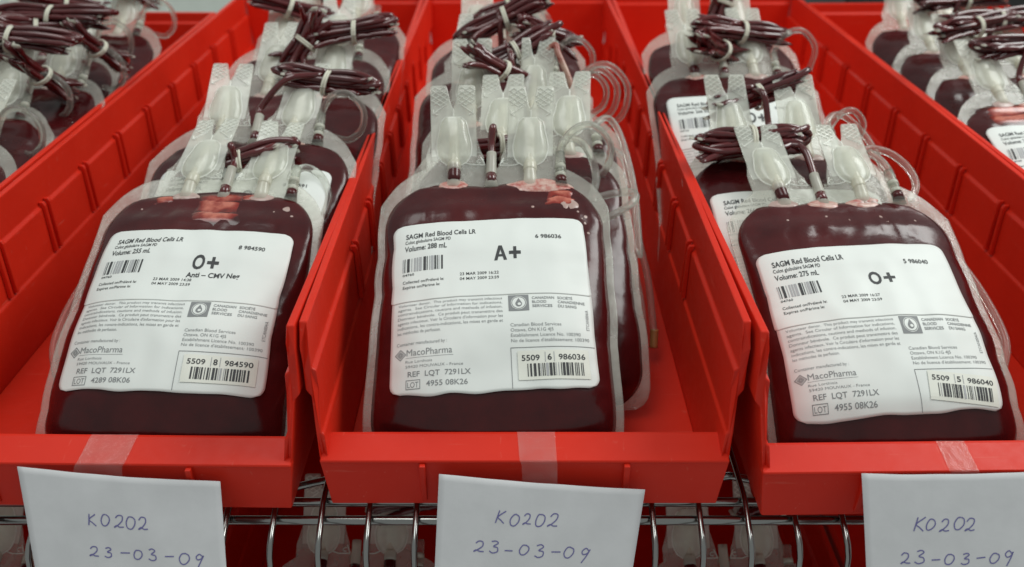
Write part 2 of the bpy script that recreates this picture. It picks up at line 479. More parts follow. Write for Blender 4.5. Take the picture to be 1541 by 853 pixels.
LW, LH = 98.0, 91.0
def label_print(spec):
    """flat print of one label: black, grey and faded layers"""
    k, gr, fd, st, wh = MB(), MB(), MB(), MB(), MB()
    B = 0.016
    put_text(k, 'SAGM Red Blood Cells LR', 6, 42, 82.2, 3.0, B)
    put_text(k, 'Culot globulaire SAGM PD', 5.6, 29, 79.2, 1.9, 0.008)
    put_text(k, 'Volume: %s mL' % spec['vol'], 5.4, 27, 75.0, 2.8, B)
    put_text(k, spec['num'][5:6] + ' ' + spec['num'][-6:], 72.5, 86, 78.2, 2.3, B)
    if spec['type'][0] == 'A':
        x, y = 51.0, 66.5
        def quad(p, q, r_, t):
            n_ = 8
            vs = []
            for a in range(n_ + 1):
                f = a / n_
                vs += [(lerp(p[0], t[0], f), lerp(p[1], t[1], f), 0), (lerp(q[0], r_[0], f), lerp(q[1], r_[1], f), 0)]
            k.add(vs, [(2 * a, 2 * a + 1, 2 * a + 3, 2 * a + 2) for a in range(n_)])
        quad((x, y), (x + 1.6, y), (x + 3.95, y + 7.6), (x + 2.35, y + 7.6))
        quad((x + 4.9, y), (x + 6.5, y), (x + 4.05, y + 7.6), (x + 2.6, y + 7.6))
        quad((x + 1.2, y + 1.9), (x + 1.55, y + 3.0), (x + 4.95, y + 3.0), (x + 5.3, y + 1.9))
    else:
        put_text(k, spec['type'][0], 51.0, 57.4, 66.5, 7.6, 0.03)
    put_text(k, '+', 58.6, 64.6, 66.0, 8.0, 0.03)
    if spec.get('extra'):
        put_text(k, spec['extra'], 49.5, 77, 61.2, 3.0, 0.02)
    barcode(k, fd, 4.8, 25, 63.5, 71.2, 4760, 15)
    put_text(k, '04760', 4.8, 10.5, 61.2, 1.3, 0.01)
    put_text(k, 'Collected on/Prélevé le:', 4.8, 25.5, 56.6, 1.7, 0.004)
    put_text(k, 'Expires on/Périme le:', 4.8, 23.5, 53.6, 1.7, 0.004)
    put_text(k, spec['d1'], 33.5, 53, 58.6, 1.65, 0.004)
    put_text(k, spec['d2'], 33.5, 53, 55.7, 1.65, 0.004)
    para = ['Volunteer donor.  This product may transmit infectious', 'agents.  See Circular of Information for indications,',
            'contraindications, cautions and methods of infusion.', 'Donneur bénévole.  Ce produit peut transmettre des',
            "agents infectieux. Voir la Circulaire d'information pour les", 'indications, les contre-indications, les mises en garde et', 'les méthodes de perfusion.']
    for i, t in enumerate(para):
        put_text(gr, t, 3.2, 54 if i < 6 else 24, 43.2 - i * 2.45, 1.5, -0.002)
    put_text(gr, 'Container manufactured by :', 3, 27, 23.2, 1.5, -0.002)
    # diamond mark
    cx, cy = 4.9, 19.0
    for s, t in ((2.7, 0.4), (1.6, 0.35)):
        vs = []
        for q in range(4):
            an = math.pi / 2 * q
            vs += [(cx + s * math.cos(an), cy + s * math.sin(an), 0), (cx + (s - t * 1.4) * math.cos(an), cy + (s - t * 1.4) * math.sin(an), 0)]
        gr.add(vs, [(2 * q, 2 * q + 1, 2 * ((q + 1) % 4) + 1, 2 * ((q + 1) % 4)) for q in range(4)])
    ring(gr, cx, cy, 0.35, 0.75, 12)
    put_text(gr, 'MacoPharma', 7.8, 29.5, 18.2, 3.0, 0.0)
    rect(gr, 7.4, 30, 17.2, 17.35, 6, 1)
    put_text(gr, 'Rue Lorthiois', 7.4, 20, 14.9, 1.3, -0.003)
    put_text(gr, '59420 MOUVAUX - France', 7.4, 34.5, 12.6, 1.3, -0.003)
    put_text(gr, 'REF  LQT  7291LX', 8.5, 38, 8.4, 2.5, 0.008)
    frame(gr, 7.6, 14.4, 2.6, 6.9, 0.3)
    put_text(gr, 'LOT', 8.4, 13.6, 3.4, 2.5, -0.002)
    put_text(gr, spec['lot'], 17.2, 36.5, 3.6, 2.5, 0.006)
    # square mark with a drop in a ring
    rect(gr, 57, 67, 36.2, 45.2, 4, 4)
    ring(wh, 62, 40.7, 3.55, 3.8, 32); ring(wh, 62, 40.7, 0.02, 3.15, 32)
    drop = [(62, 43.4)] + [(62 + 1.65 * math.sin(a), 40.1 - 1.65 * math.cos(a) * 1.0) for a in [R(130 - d) for d in range(0, 261, 20)]]
    dr = MB(); poly(dr, drop)
    lob = MB(); poly(lob, [(62.3 + 0.85 * math.cos(a), 39.9 + 0.75 * math.sin(a)) for a in [R(d) for d in range(0, 360, 24)]])
    for i, (a, xa, b, xb) in enumerate((('CANADIAN', 79.6, 'SOCIÉTÉ', 88.6), ('BLOOD', 75.6, 'CANADIENNE', 94.3), ('SERVICES', 78.4, 'DU SANG', 90.2))):
        put_text(gr, a, 68.6, xa, 42.6 - i * 2.35, 1.5, 0.014); put_text(gr, b, 81.2, xb, 42.6 - i * 2.35, 1.5, 0.014)
    for i, (t, xb) in enumerate((('Canadian Blood Services', 82), ('Ottawa, ON K1G 4J5', 78), ('Establishment Licence No. 100390', 91), ("No de licence d'établissement: 100390", 95))):
        put_text(gr, t, 57.5, xb, 28.6 - i * 2.35, 1.5, -0.003)
    rect(gr, 57, 57.3, 0.6, 19.3, 1, 10); rect(gr, 57.3, 97.4, 19.0, 19.3, 24, 1)
    put_text(gr, 'ETCAN004/A', 27, 37.5, 95.6, 1.5, -0.002, rot=1)
    sx, sy, sr = spec.get('sticker', (0, 0, 0))
    def stk(mb):
        c, s = math.cos(R(sr)), math.sin(R(sr))
        mb.v = [(77 + sx + (x - 77) * c - (y - 11) * s, 11 + sy + (x - 77) * s + (y - 11) * c, z) for x, y, z in mb.v]
    rect(st, 60.2, 94, 4.2, 17.6, 24, 10)
    k2 = MB(); f2 = MB()
    put_text(k2, spec['num'][:4], 62, 70.5, 13.2, 2.5, 0.012)
    put_text(k2, spec['num'][5:6], 74.2, 76.2, 13.2, 2.7, 0.02)
    rect(f2, 73.0, 73.35, 12.4, 16.8, 1, 3); rect(f2, 77.2, 77.55, 12.4, 16.8, 1, 3)
    put_text(k2, spec['num'][-6:], 79.5, 92.2, 13.2, 2.5, 0.012)
    barcode(k2, f2, 64.5, 91, 5.8, 11.8, int(spec['num'][-6:]), 22)
    for m_ in (st, k2, f2): stk(m_)
    return dict(ink=k, greyink=gr, bargrey=fd, white=wh, drop=dr, lobe=lob, sticker=st, sink=k2, sgrey=f2)

# ------------------------------------------------------------------ blood bags
class Bag:
    def __init__(s, X, Y, yaw, label, seed, z0=0, tilt=1.0, lift=0.0, port_elev=52, ports=((-23, 0), (18.5, 0)), stubs=(-2.5, 36),
                 paper=None, paper_shift=(0, 0, 0), group='blood bags in the bins', cat='blood bag', full=True, thick=1.0, fill=152, curl=0.0, skew=0.0, flat=False):
        s.rnd = random.Random(seed); s.seed = seed
        s.tilt = tilt; s.pe = port_elev; s.ports = ports; s.stubs = stubs; s.thick = thick; s.fill = fill
        s.nz = Vector((seed * 13.7, seed * 5.1, seed * 2.3)); s.curl = curl; s.skew = skew
        s.ps = paper_shift
        s.root = empty('blood_bag', (X * MM, Y * MM, z0 * MM), R(yaw), label, cat, group)
        # integrate the mid line
        s.mid = []
        y, z = 12.0, 7.0 + lift
        for v in range(0, 241):
            a = R(s.slope(v))
            s.mid.append((y, z, a))
            ds = 1.18 if 100 < v <= 150 else (1.05 if v > 168 else 1.0)
            y += math.cos(a) * ds; z += math.sin(a) * ds
    def slope(s, v):
        if v < 160:
            return interp([(0, 72), (40, 44), (75, 33), (120, 28), (160, 27)], v) * s.tilt
        return interp([(160, 27 * s.tilt), (182, s.pe), (240, s.pe + s.curl)], v)
    def hw(s, v):
        """half width of the film"""
        w = 61.0
        if v < 10: w -= 10 - math.sqrt(max(0, 100 - (10 - v) ** 2))
        return w
    def wi(s, v):
        w = 57.2
        if v < 22: w -= 22 - math.sqrt(max(0, 22 ** 2 - (22 - v) ** 2))
        t = s.fill - 26
        if v > t: w -= 24 - math.sqrt(max(0, 24 ** 2 - (24 * (v - t) / 26.0) ** 2)) if v < s.fill else 24
        return max(w, 6)
    def h(s, u, v, crease=True):
        H = interp([(2, 0.3), (16, 13), (34, 17.5), (62, 16.5), (105, 12), (130, 7.2), (146, 2.6), (s.fill + 2, 0.7)], v) * s.thick
        r = min(1.0, abs(u) / (s.wi(v) + 0.01))
        p = max(0.0, 1 - r ** 3.2) ** 0.62
        n = noise.noise(Vector((u * 0.028, v * 0.028, 0)) + s.nz) * 0.10 + noise.noise(Vector((u * 0.08, v * 0.05, 3)) + s.nz) * 0.045
        if not crease: return max(0.25, H * p * (1 + n * (1 - r * 0.5)))
        # creases running in from the welded edges
        cr = 1 - abs(noise.noise(Vector((u * 0.022, v * 0.11, 8)) + s.nz)) * 4.5
        cr2 = 1 - abs(noise.noise(Vector((u * 0.10, v * 0.030, 12)) + s.nz)) * 4.5
        d = 0.10 * max(0, cr) ** 2 * sstep(0.45, 0.9, r) + 0.16 * max(0, cr2) ** 2 * sstep(105, 140, v)
        return max(0.25, H * p * (1 + n * (1 - r * 0.5) - d))
    def P(s, u, v, w):
        v = max(0.0, min(239.0, v)); i = int(v); t = v - i
        y, z, a = s.mid[i]; y2, z2, a2 = s.mid[min(i + 1, 240)]
        y = lerp(y, y2, t); z = lerp(z, z2, t); a = lerp(a, a2, t)
        # ports lean sideways
        uu = u; vv = 0.0
        if v > 160:
            for pu, ang in s.ports:
                if abs(u - pu) < 13.5 and ang:
                    k = (v - 160) * math.tan(R(ang)); uu += k
            for pu, ang in s.ports:
                if abs(u - pu) < 16.5: uu += (u - pu) * 0.15 * sstep(158, 172, v)
        uu *= 1 + 0.035 * (1 - sstep(0, 90, v))
        if v < 165: uu += math.copysign(noise.noise(Vector((v * 0.035, math.copysign(3, u), 2)) + s.nz) * 2.4 * sstep(35, 61, abs(u)), u)
        uu += s.skew * v
        wob = noise.noise(Vector((u * 0.035, v * 0.02, 9)) + s.nz) * (2.2 if v > 140 else 1.2) * sstep(20, 60, abs(u) + max(0, v - 130))
        w += wob * (1 if abs(u) > 50 or v > 150 else sstep(30, 55, abs(u)))
        return Vector((uu, y - math.sin(a) * w, z + math.cos(a) * w))
    # --- film sheet with the two port tabs
    def top(s, u):
        t = 167 - 0.0035 * max(0, abs(u) - 8) ** 2 - (max(0, abs(u) - 36) ** 2) * 0.030
        for pu, a in s.ports:
            d = abs(u - pu)
            if d < 11.2:
                # ears with a notch in between
                e = 212 - (1.6 - math.sqrt(max(0, 1.6 ** 2 - (max(0, d - 9.6)) ** 2)))
                if d < 1.6: e = lerp(199.0, 204, (d / 1.6) ** 1.2)
                elif d < 3.4: e = lerp(204, 212, math.sin((d - 1.6) / 1.8 * math.pi / 2))
                t = e
            elif d < 17: t = max(t, 168 + (17 - d) ** 2 * 0.45 if d < 15 else t)
        for su in s.stubs:
            if abs(u - su) < 4: t = min(t, 164.5)
        return t
    def film(s):
        us = set()
        for i in range(-61, 62, 4): us.add(float(i))
        for i in range(0, 11): us.add(61 - i * 0.9); us.add(-61 + i * 0.9)
        for pu, a in s.ports:
            for d in (0, 0.8, 1.6, 2.0, 2.4, 2.9, 3.4, 4.0, 5.5, 7, 9.6, 10.3, 10.8, 11.15, 11.25, 12, 13, 14, 15, 16, 17):
                us.add(pu + d); us.add(pu - d)
        for su in s.stubs:
            us.add(su - 4.05); us.add(su - 3.95); us.add(su + 3.95); us.add(su + 4.05)
        us = sorted(x for x in us if -61 <= x <= 61)
        cols = [us[0]]
        for x in us[1:]:
            if x - cols[-1] > 0.08: cols.append(x)
        NV = 44
        def vlist(u):
            au = abs(u)
            lo = 0.0
            if au > 51: lo = 10 - math.sqrt(max(0, 100 - (au - 51) ** 2))
            tp = s.top(u)
            mid = min(160.0, tp - 4)
            a = [lerp(lo, mid, i / 30) for i in range(30)]
            b = [lerp(mid, tp, i / (NV - 31)) for i in range(NV - 30)]
            return a + b
        n = len(cols)
        vs = []
        for sw in (0.35, -0.35):
            for u in cols:
                for v in vlist(u): vs.append(s.P(u, v, sw))
        fs = []
        off = n * NV
        for i in range(n - 1):
            for j in range(NV - 1):
                a, b, c, d = i * NV + j, (i + 1) * NV + j, (i + 1) * NV + j + 1, i * NV + j + 1
                fs.append((a, b, c, d)); fs.append((off + d, off + c, off + b, off + a))
            fs.append((i * NV, off + i * NV, off + (i + 1) * NV, (i + 1) * NV))
            e = NV - 1
            fs.append((i * NV + e, (i + 1) * NV + e, off + (i + 1) * NV + e, off + i * NV + e))
        for i in (0, n - 1):
            for j in range(NV - 1):
                fs.append((i * NV + j, i * NV + j + 1, off + i * NV + j + 1, off + i * NV + j))
        o = mesh_obj('bag_film', vs, fs, M['film'], s.root, True)
        o.data.materials.append(M['sheath'])
        tall = [s.top(u) > 185 for u in cols]
        for p in o.data.polygons:
            ok = True
            for vi in p.vertices:
                k = vi % off
                if not tall[k // NV] or (k % NV) < 33: ok = False; break
            if ok: p.material_index = 1
        return o
    def body(s):
        NU, NVV = 44, 60
        vs = []; fs = []
        for side in (1, -1):
            for j in range(NVV + 1):
                for i in range(NU + 1):
                    q = -1 + 2 * i / NU
                    q = math.copysign(abs(q) ** 0.85, q)
                    v = lerp(3, s.fill, j / NVV)
                    u = q * s.wi(v)
                    if v > 120:
                        v += (v - 120) / (s.fill - 120) * (noise.noise(Vector((u * 0.09, 0, 5)) + s.nz) * 3.0 - 2.0 * abs(u / 55) ** 2)
                    hh = s.h(u, v)
                    if i in (0, NU) or j in (0, NVV): hh = 0.0
                    vs.append(s.P(u, v, side * (hh + 0.45)))
        o = (NU + 1) * (NVV + 1)
        for j in range(NVV):
            for i in range(NU):
                a = j * (NU + 1) + i; b = a + 1; c = b + NU + 1; d = a + NU + 1
                fs.append((a, b, c, d)); fs.append((o + d, o + c, o + b, o + a))
        for j in range(NVV):
            for i in (0, NU):
                a = j * (NU + 1) + i; d = a + NU + 1
                fs.append((a, d, o + d, o + a))
        for i in range(NU):
            for j in (0, NVV):
                a = j * (NU + 1) + i
                fs.append((a, a + 1, o + a + 1, o + a))
        return mesh_obj('blood_pouch', vs, fs, M['blood'], s.root, True)
    # --- raised line on the sheet
    def ridge(s, mb, pts, wd=0.45, ht=0.7, w0=0.3, sub=3):
        P2 = []
        for a, b in zip(pts, pts[1:]):
            for q in range(sub): P2.append((lerp(a[0], b[0], q / sub), lerp(a[1], b[1], q / sub)))
        P2.append(pts[-1])
        vs = []; fs = []
        for i, (u, v) in enumerate(P2):
            a = P2[max(0, i - 1)]; b = P2[min(len(P2) - 1, i + 1)]
            du, dv = b[0] - a[0], b[1] - a[1]; l = math.hypot(du, dv) or 1
            nu, nv = -dv / l, du / l
            vs += [s.P(u + nu * wd, v + nv * wd, w0), s.P(u, v, w0 + ht), s.P(u - nu * wd, v - nv * wd, w0)]
            if i:
                k = 3 * (i - 1)
                fs += [(k, k + 3, k + 4, k + 1), (k + 1, k + 4, k + 5, k + 2)]
        mb.add(vs, fs)
    def port(s, pu, ang, bloody):
        # pocket: swollen rounded trapezoid
        NU, NV_ = 12, 16
        def half(t):  # t 0..1 from bottom to top
            w = interp([(0, 3.2), (0.10, 6.2), (0.22, 7.8), (0.40, 8.3), (0.85, 6.4), (0.95, 5.4), (1, 3.6)], t)
            return w
        v0, v1 = 166, 194
        vs = []; fs = []
        for side in (1, -1):
            for j in range(NV_ + 1):
                t = j / NV_
                for i in range(NU + 1):
                    q = -1 + 2 * i / NU
                    u = pu + q * half(t)
                    b = 3.6 * max(0, 1 - abs(q) ** 2.6) ** 0.6 * math.sin(math.pi * (0.06 + 0.88 * t)) ** 0.5
                    vs.append(s.P(u, lerp(v0, v1, t), side * (0.4 + b)))
        o = (NU + 1) * (NV_ + 1)
        for j in range(NV_):
            for i in range(NU):
                a = j * (NU + 1) + i; b = a + 1; c = b + NU + 1; d = a + NU + 1
                fs.append((a, b, c, d)); fs.append((o + d, o + c, o + b, o + a))
        pk = mesh_obj('port_cover', vs, fs, M['port'], s.root, True)
        mb = MB()
        L_, R_ = [], []
        for j in range(13):
            t = j / 12
            L_.append((pu - half(t) - 0.3, lerp(v0, v1, t))); R_.append((pu + half(t) + 0.3, lerp(v0, v1, t)))
        s.ridge(mb, L_ + R_[::-1], 0.42, 0.75, sub=1)
        # ears: cross hatch and arrows
        for sg in (-1, 1):
            c = pu + sg * 6.5
            for k in range(-2, 4):
                for dr in (1, -1):
                    a = (c - dr * 4.2, 200.5 + k * 2.9); b = (c + dr * 4.2, 200.5 + k * 2.9 + 6.2)
                    # clip to the ear
                    pts = []
                    for q in range(9):
                        uu, vv = lerp(a[0], b[0], q / 8), lerp(a[1], b[1], q / 8)
                        lim = 199.5 + abs(uu - c) * 0.5
                        if lim < vv < s.top(uu) - 0.7 and abs(uu - pu) > 2.3: pts.append((uu, vv))
                    if len(pts) > 1: s.ridge(mb, pts, 0.33, 0.6, sub=1)
            s.ridge(mb, [(pu + sg * 3.2, 201.5), (pu + sg * 9.8, 196.2)], 0.36, 0.65)
            s.ridge(mb, [(pu + sg * 9.9, 198.6), (pu + sg * 9.8, 196.2), (pu + sg * 7.6, 195.4)], 0.36, 0.65)
        s.ridge(mb, [(pu, 194.5), (pu, 198.6)], 0.5, 0.6)
        # tear tab at the side of the port
        sg = 1 if pu < 0 else -1
        tab = [(pu + sg * 5.5, 167.5), (pu + sg * 9, 166.2), (pu + sg * 14, 166.2), (pu + sg * 15.6, 167.5), (pu + sg * 15.4, 170.4), (pu + sg * 13, 171.2)]
        tab = [(u, min(v, s.top(u) - 0.8)) for u, v in tab]
        s.ridge(mb, tab, 0.35, 0.6)
        cc = [(pu + sg * 12.4 + 1.3 * math.cos(R(a)), min(168.6 + 1.2 * math.sin(R(a)), s.top(pu + sg * 12.4) - 0.5)) for a in range(60, 330, 40)]
        s.ridge(mb, cc, 0.25, 0.5, sub=1)
        mb.build('embossed_ridges', M['ridge'], pk, True)
        # spike port inside, and its neck
        mb = MB()
        pts = [s.P(pu, v, 0.2) for v in (150, 156, 161, 166, 171, 178, 186, 190)]
        mb.tube(pts, [(4.4, 2.4), (3.6, 3.2), 3.45, 3.45, 3.3, 2.9, 2.75, 1.9], 14)
        nk = mb.build('port_neck', M['neck'], s.root, True)
        m2 = MB(); m2.tube([s.P(pu, v, 0.2) for v in (161.5, 163, 166, 168)], [3.6, 3.85, 3.85, 3.6], 14); m2.build('port_collar', M['neck'], nk, True)
        if bloody:
            mb = MB()
            pts = [s.P(pu, v, 0.2) for v in (154, 158, 162, 165)]
            mb.tube(pts, [3.55, 3.65, 3.60, 3.50], 14)
            mb.build('blood_trace', M['blood'], nk, True)
        # welded foot
        s.foam_blob(pu + s.rnd.uniform(-1, 1), min(s.fill, 152) - 1.0, 8.0, 3.6, 'foam' if s.rnd.random() < 0.6 else 'bubble', 'weld_foot')
    def stub(s, su, bloody, bend=0):
        mb = MB()
        pts = [s.P(su, v, 0.3) for v in (150, 155, 160, 165, 170, 174)]
        mb.tube(pts, [(4.0, 2.4), 3.1, 2.9, 2.9, 2.8, 2.8], 14)
        o = mb.build('tube_stub', M['clear'] if not bloody else M['stub'], s.root, True)
        mb = MB()
        pts = [s.P(su, v, 0.3) for v in (152, 157, 158, 161, 162, 166)]
        if not bloody:
            for v in (157, 163):
                m2 = MB(); m2.tube([s.P(su, v, 0.3), s.P(su, v + 1.4, 0.3), s.P(su, v + 2.6, 0.3)], 3.05, 14)
                m2.build('sealing_ring', M['stub'], o, True)
            m2 = MB(); m2.tube([s.P(su, 153, 0.3), s.P(su, 155, 0.3), s.P(su, 157, 0.3)], 3.15, 14)
            m2.build('blood_trace', M['blood'], o, True)
        else:
            m2 = MB(); m2.tube([s.P(su, 153, 0.3), s.P(su, 156, 0.3), s.P(su, 159, 0.3)], 3.12, 14)
            m2.build('blood_trace', M['tube_blood'], o, True)
    def foam_blob(s, u0, v0, ru, rv, mat, name, off=0.5, seed=0):
        n = 22; rings = 4
        vs = [s.P(u0, v0, s.h(u0, v0) + off + 0.5)]; fs = []
        for r in range(1, rings + 1):
            for i in range(n):
                a = 2 * math.pi * i / n
                k = 1 + (0.55 if mat == 'thin' else 0.30) * noise.noise(Vector((math.cos(a) * 1.4 + u0, math.sin(a) * 1.4 + v0, seed)) + s.nz)
                u = u0 + ru * k * math.cos(a) * r / rings; v = v0 + rv * k * math.sin(a) * r / rings
                w = s.h(u, v) + off * (1 if r < rings else -0.15) + (0.35 if r < rings else 0)
                vs.append(s.P(u, v, w))
        for i in range(n): fs.append((0, 1 + i, 1 + (i + 1) % n))
        for r in range(rings - 1):
            for i in range(n):
                a = 1 + r * n + i; b = 1 + r * n + (i + 1) % n
                fs.append((a, b, b + n, a + n))
        o = mesh_obj(name, vs, fs, M[mat], s.root, True)
        if mat == 'thin':
            at = o.data.attributes.new('thin', 'FLOAT', 'POINT')
            for i in range(len(vs)):
                r = 0 if i == 0 else 1 + (i - 1) // n
                at.data[i].value = (1.15, 1.0, 0.75, 0.38, 0.0)[r]
        return o
    def pleats(s, u0, u1, v0, v1, k=3):
        nx, ny = 16, 30
        vs = []; val = []
        for j in range(ny + 1):
            for i in range(nx + 1):
                fx, fy = i / nx, j / ny
                u = lerp(u0, u1, fx) + 2.2 * noise.noise(Vector((fy * 5, fx * 1.2, 1)) + s.nz); v = lerp(v0, v1, fy) + 1.6 * math.sin(fx * 2.5)
                ph = (fy * k + 0.25 * noise.noise(Vector((fx * 3, 2, 2)) + s.nz)) % 1.0
                e = sstep(0, 0.3, min(fx, 1 - fx)) * sstep(0, 0.2, min(fy, 1 - fy))
                vs.append(s.P(u, v, s.h(u, v, False) - 0.2 + e * (0.6 + 0.7 * ph)))
                val.append(e * (0.62 + 0.8 * ph ** 1.5 + 0.5 * noise.noise(Vector((u * 0.2, v * 0.2, 6)) + s.nz)))
        fs = [(j * (nx + 1) + i, j * (nx + 1) + i + 1, (j + 1) * (nx + 1) + i + 1, (j + 1) * (nx + 1) + i) for j in range(ny) for i in range(nx)]
        o = mesh_obj('thin_blood', vs, fs, M['thin'], s.root, True)
        at = o.data.attributes.new('thin', 'FLOAT', 'POINT')
        for i, x in enumerate(val): at.data[i].value = max(0, x)
    # --- tubing
    def tube(s, pts, r, mat, name, parent=None, per=6, n=10):
        mb = MB(); mb.tube(catmull(pts, per), r, n)
        return mb.build(name, mat, parent or s.root, True)
    def bundle(s, c, ax, length=58, n=8, rad=6.5, up=(0, 0, 1), connect=None, spread=1.0):
        """folded blood-filled segments tied with a white band; c, ax in bag space (mm)"""
        rnd = s.rnd
        c = Vector(c); ax = Vector(ax).normalized(); up = Vector(up)
        e1 = ax.cross(up).normalized(); e2 = e1.cross(ax).normalized()
        first = None
        offs = []
        for i in range(n):
            a = 2.4 * i; r_ = rad * math.sqrt((i + 0.3) / n)
            offs.append((math.cos(a) * r_, math.sin(a) * r_ * 0.75))
        for i, (p, q) in enumerate(offs):
            la = length * rnd.uniform(0.40, 0.56); lb = length * rnd.uniform(0.40, 0.56)
            fl = rnd.uniform(1.05, 1.7) * spread; g1, g2 = rnd.uniform(-3, 3) * spread, rnd.uniform(-2.5, 2.5) * spread
            h1, h2 = rnd.uniform(-3, 3) * spread, rnd.uniform(-2.5, 2.5) * spread
            B = c + e1 * p + e2 * q
            pts = [c - ax * la + e1 * (p * fl + g1) + e2 * (q * fl + g2 + 0.5), c - ax * la * 0.5 + e1 * p * 1.12 + e2 * q * 1.12, B,
                   c + ax * lb * 0.5 + e1 * p * 1.12 + e2 * q * 1.12, c + ax * lb + e1 * (p * fl + h1) + e2 * (q * fl + h2 + 0.5)]
            cp = catmull(pts, 6)
            k = len(cp)
            rs = []
            for j in range(k):
                if j in (0, k - 1): rs.append((2.5, 0.4))
                elif j in (1, k - 2): rs.append((2.35, 1.3))
                elif (j + i * 3) % 9 == 4: rs.append((2.5, 1.45))
                else: rs.append(2.15)
            mb = MB(); mb.tube(cp, rs, 9)
            o = mb.build('segment_tube', M['tube_blood'], s.root, True)
            # crimped clear ends
            if i < 5:
                for e, d in ((cp[0], (cp[0] - cp[1]).normalized()), (cp[-1], (cp[-1] - cp[-2]).normalized())):
                    mb = MB()
                    mb.tube([e - d * 0.8, e + d * 0.6, e + d * 2.0], [(2.55, 0.7), (2.8, 0.6), (2.3, 0.5)], 8)
                    mb.build('crimped_end', M['stub'], o, True)
            if first is None: first = o
        # folded-over loops at the ends
        for i in range(0, n - 1, 3):
            (p, q), (p2, q2) = offs[i], offs[i + 1]
            for sg in (-1, 1) if i % 2 == 0 else (1,):
                fo = length * rnd.uniform(0.46, 0.6); jx, jz = rnd.uniform(-4, 4), rnd.uniform(0, 4)
                s.tube([c + e1 * p * 1.1 + e2 * (q * 1.1 + 1.5), c + ax * sg * fo * 0.6 + e1 * p * 1.3 + e2 * (q * 1.3 + 2),
                        c + ax * sg * fo + e1 * ((p + p2) * 0.6 + jx) + e2 * ((q + q2) * 0.6 + jz + 1.5),
                        c + ax * sg * fo * 0.6 + e1 * p2 * 1.3 + e2 * (q2 * 1.3 + 2), c + e1 * p2 * 1.1 + e2 * (q2 * 1.1 + 1.5)], 2.15, M['tube_blood'], 'segment_tube', n=9)
        # band
        pts = []
        for i in range(17):
            a = 2 * math.pi * i / 16
            pts.append(c + ax * (1.2 * math.sin(a)) + e1 * math.cos(a) * (rad + 2.5) + e2 * math.sin(a) * (rad * 0.75 + 2.5))
        mb = MB(); mb.tube(pts, 0.85, 8, False)
        mb.tube([p + ax * 1.6 for p in pts], 0.8, 8, False)
        mb.build('white_band', M['band'], s.root, True)
        if connect is not None:
            st = [s.P(connect, v, 0.3) for v in (163, 172, 181)]
            end = c + e2 * (rad * 0.7) - ax * 2
            mid = st[-1].lerp(end, 0.45) + Vector((0, -2, 9))
            s.tube(st + [mid, end], 2.1, M['tube_blood'], 'blood_line')
    def loops(s, su, pts_list, blood_len=1):
        """clear transfer tubing from the right-hand stub"""
        for q, pts in enumerate(pts_list):
            s.tube(pts, 2.35, M['clear'], 'clear_tube', n=12)
    # --- label
    def label_P(s, a, b, w):
        """label millimetres -> bag space"""
        du, dv, rt = s.ps
        c, sn = math.cos(R(rt)), math.sin(R(rt))
        x, y = a - LW / 2, b - LH / 2
        u = x * c - y * sn + du; v = 37 + LH / 2 + x * sn + y * c + dv
        edge = 0.35 * max(0, noise.noise(Vector((a * 0.06, b * 0.06, 1)) + s.nz)) * sstep(30, 49, abs(x))
        wr = 0.45 * noise.noise(Vector((a * 0.10, b * 0.07, 7)) + s.nz) + 0.40 * noise.noise(Vector((a * 0.04, b * 0.12, 4)) + s.nz) * sstep(20, 49, abs(x))
        return s.P(u, v, s.h(u, v, False) + 1.55 + edge + wr + w)
    def sheet(s, x0, x1, y0, y1, rad, w, name, mat, parent, wavy=0.0, rads=None):
        nx, ny = 66, 66
        rb, rt = rads or (rad, rad)
        vs = []; fs = []
        for j in range(ny + 1):
            for i in range(nx + 1):
                fx, fy = i / nx, j / ny
                y = lerp(y0, y1, fy)
                ins = 0
                if y - y0 < rb: ins = rb - math.sqrt(max(0, rb ** 2 - (rb - (y - y0)) ** 2))
                if y1 - y < rt: ins = rt - math.sqrt(max(0, rt ** 2 - (rt - (y1 - y)) ** 2))
                x = lerp(x0 + ins, x1 - ins, fx)
                if wavy and fy < 0.1: y += wavy * noise.noise(Vector((x * 0.07, 2, 4)) + s.nz) * (1 - fy * 10)
                vs.append(s.label_P(x, y, w))
        n = len(vs)
        vs2 = []
        for j in range(ny + 1):
            for i in range(nx + 1):
                pass
        for j in range(ny):
            for i in range(nx):
                a = j * (nx + 1) + i
                fs.append((a, a + 1, a + nx + 2, a + nx + 1))
        o = mesh_obj(name, vs, fs, mat, parent, True)
        md = o.modifiers.new('thickness', 'SOLIDIFY'); md.thickness = 0.16 * MM; md.offset = -1
        return o
    def put_label(s, spec):
        lab = s.sheet(0, LW, 0, LH - 3, 5, 0.0, 'paper_label', M['paper'], s.root, 1.6, (5, 1))
        over = s.sheet(-0.6, LW + 0.2, 45.8, LH, 5, 0.28, 'overlay_label', M['paper'], s.root, 0, (1.2, 5))
        pr = label_print(spec)
        def mp(mb, w, name, mat, parent):
            vs = []
            for (x, y, z) in mb.v: vs.append(s.label_P(x, y, w))
            o = mesh_obj(name, vs, mb.f, mat, parent, False)
            return o
        # split the black print between the two sheets by height is not needed: it all lies on the overlay
        mp(pr['ink'], 0.44, 'printed_text', M['ink'], over)
        mp(pr['bargrey'], 0.44, 'faded_bars', M['bargrey'], over)
        mp(pr['greyink'], 0.14, 'printed_text', M['greyink'], lab)
        mp(pr['white'], 0.24, 'emblem_ring', M['paper'], lab)
        mp(pr['drop'], 0.34, 'emblem_drop', M['greyink'], lab)
        mp(pr['lobe'], 0.44, 'emblem_drop', M['paper'], lab)
        stk = mp(pr['sticker'], 0.36, 'number_sticker', M['sticker'], s.root)
        mp(pr['sink'], 0.50, 'printed_text', M['ink'], stk)
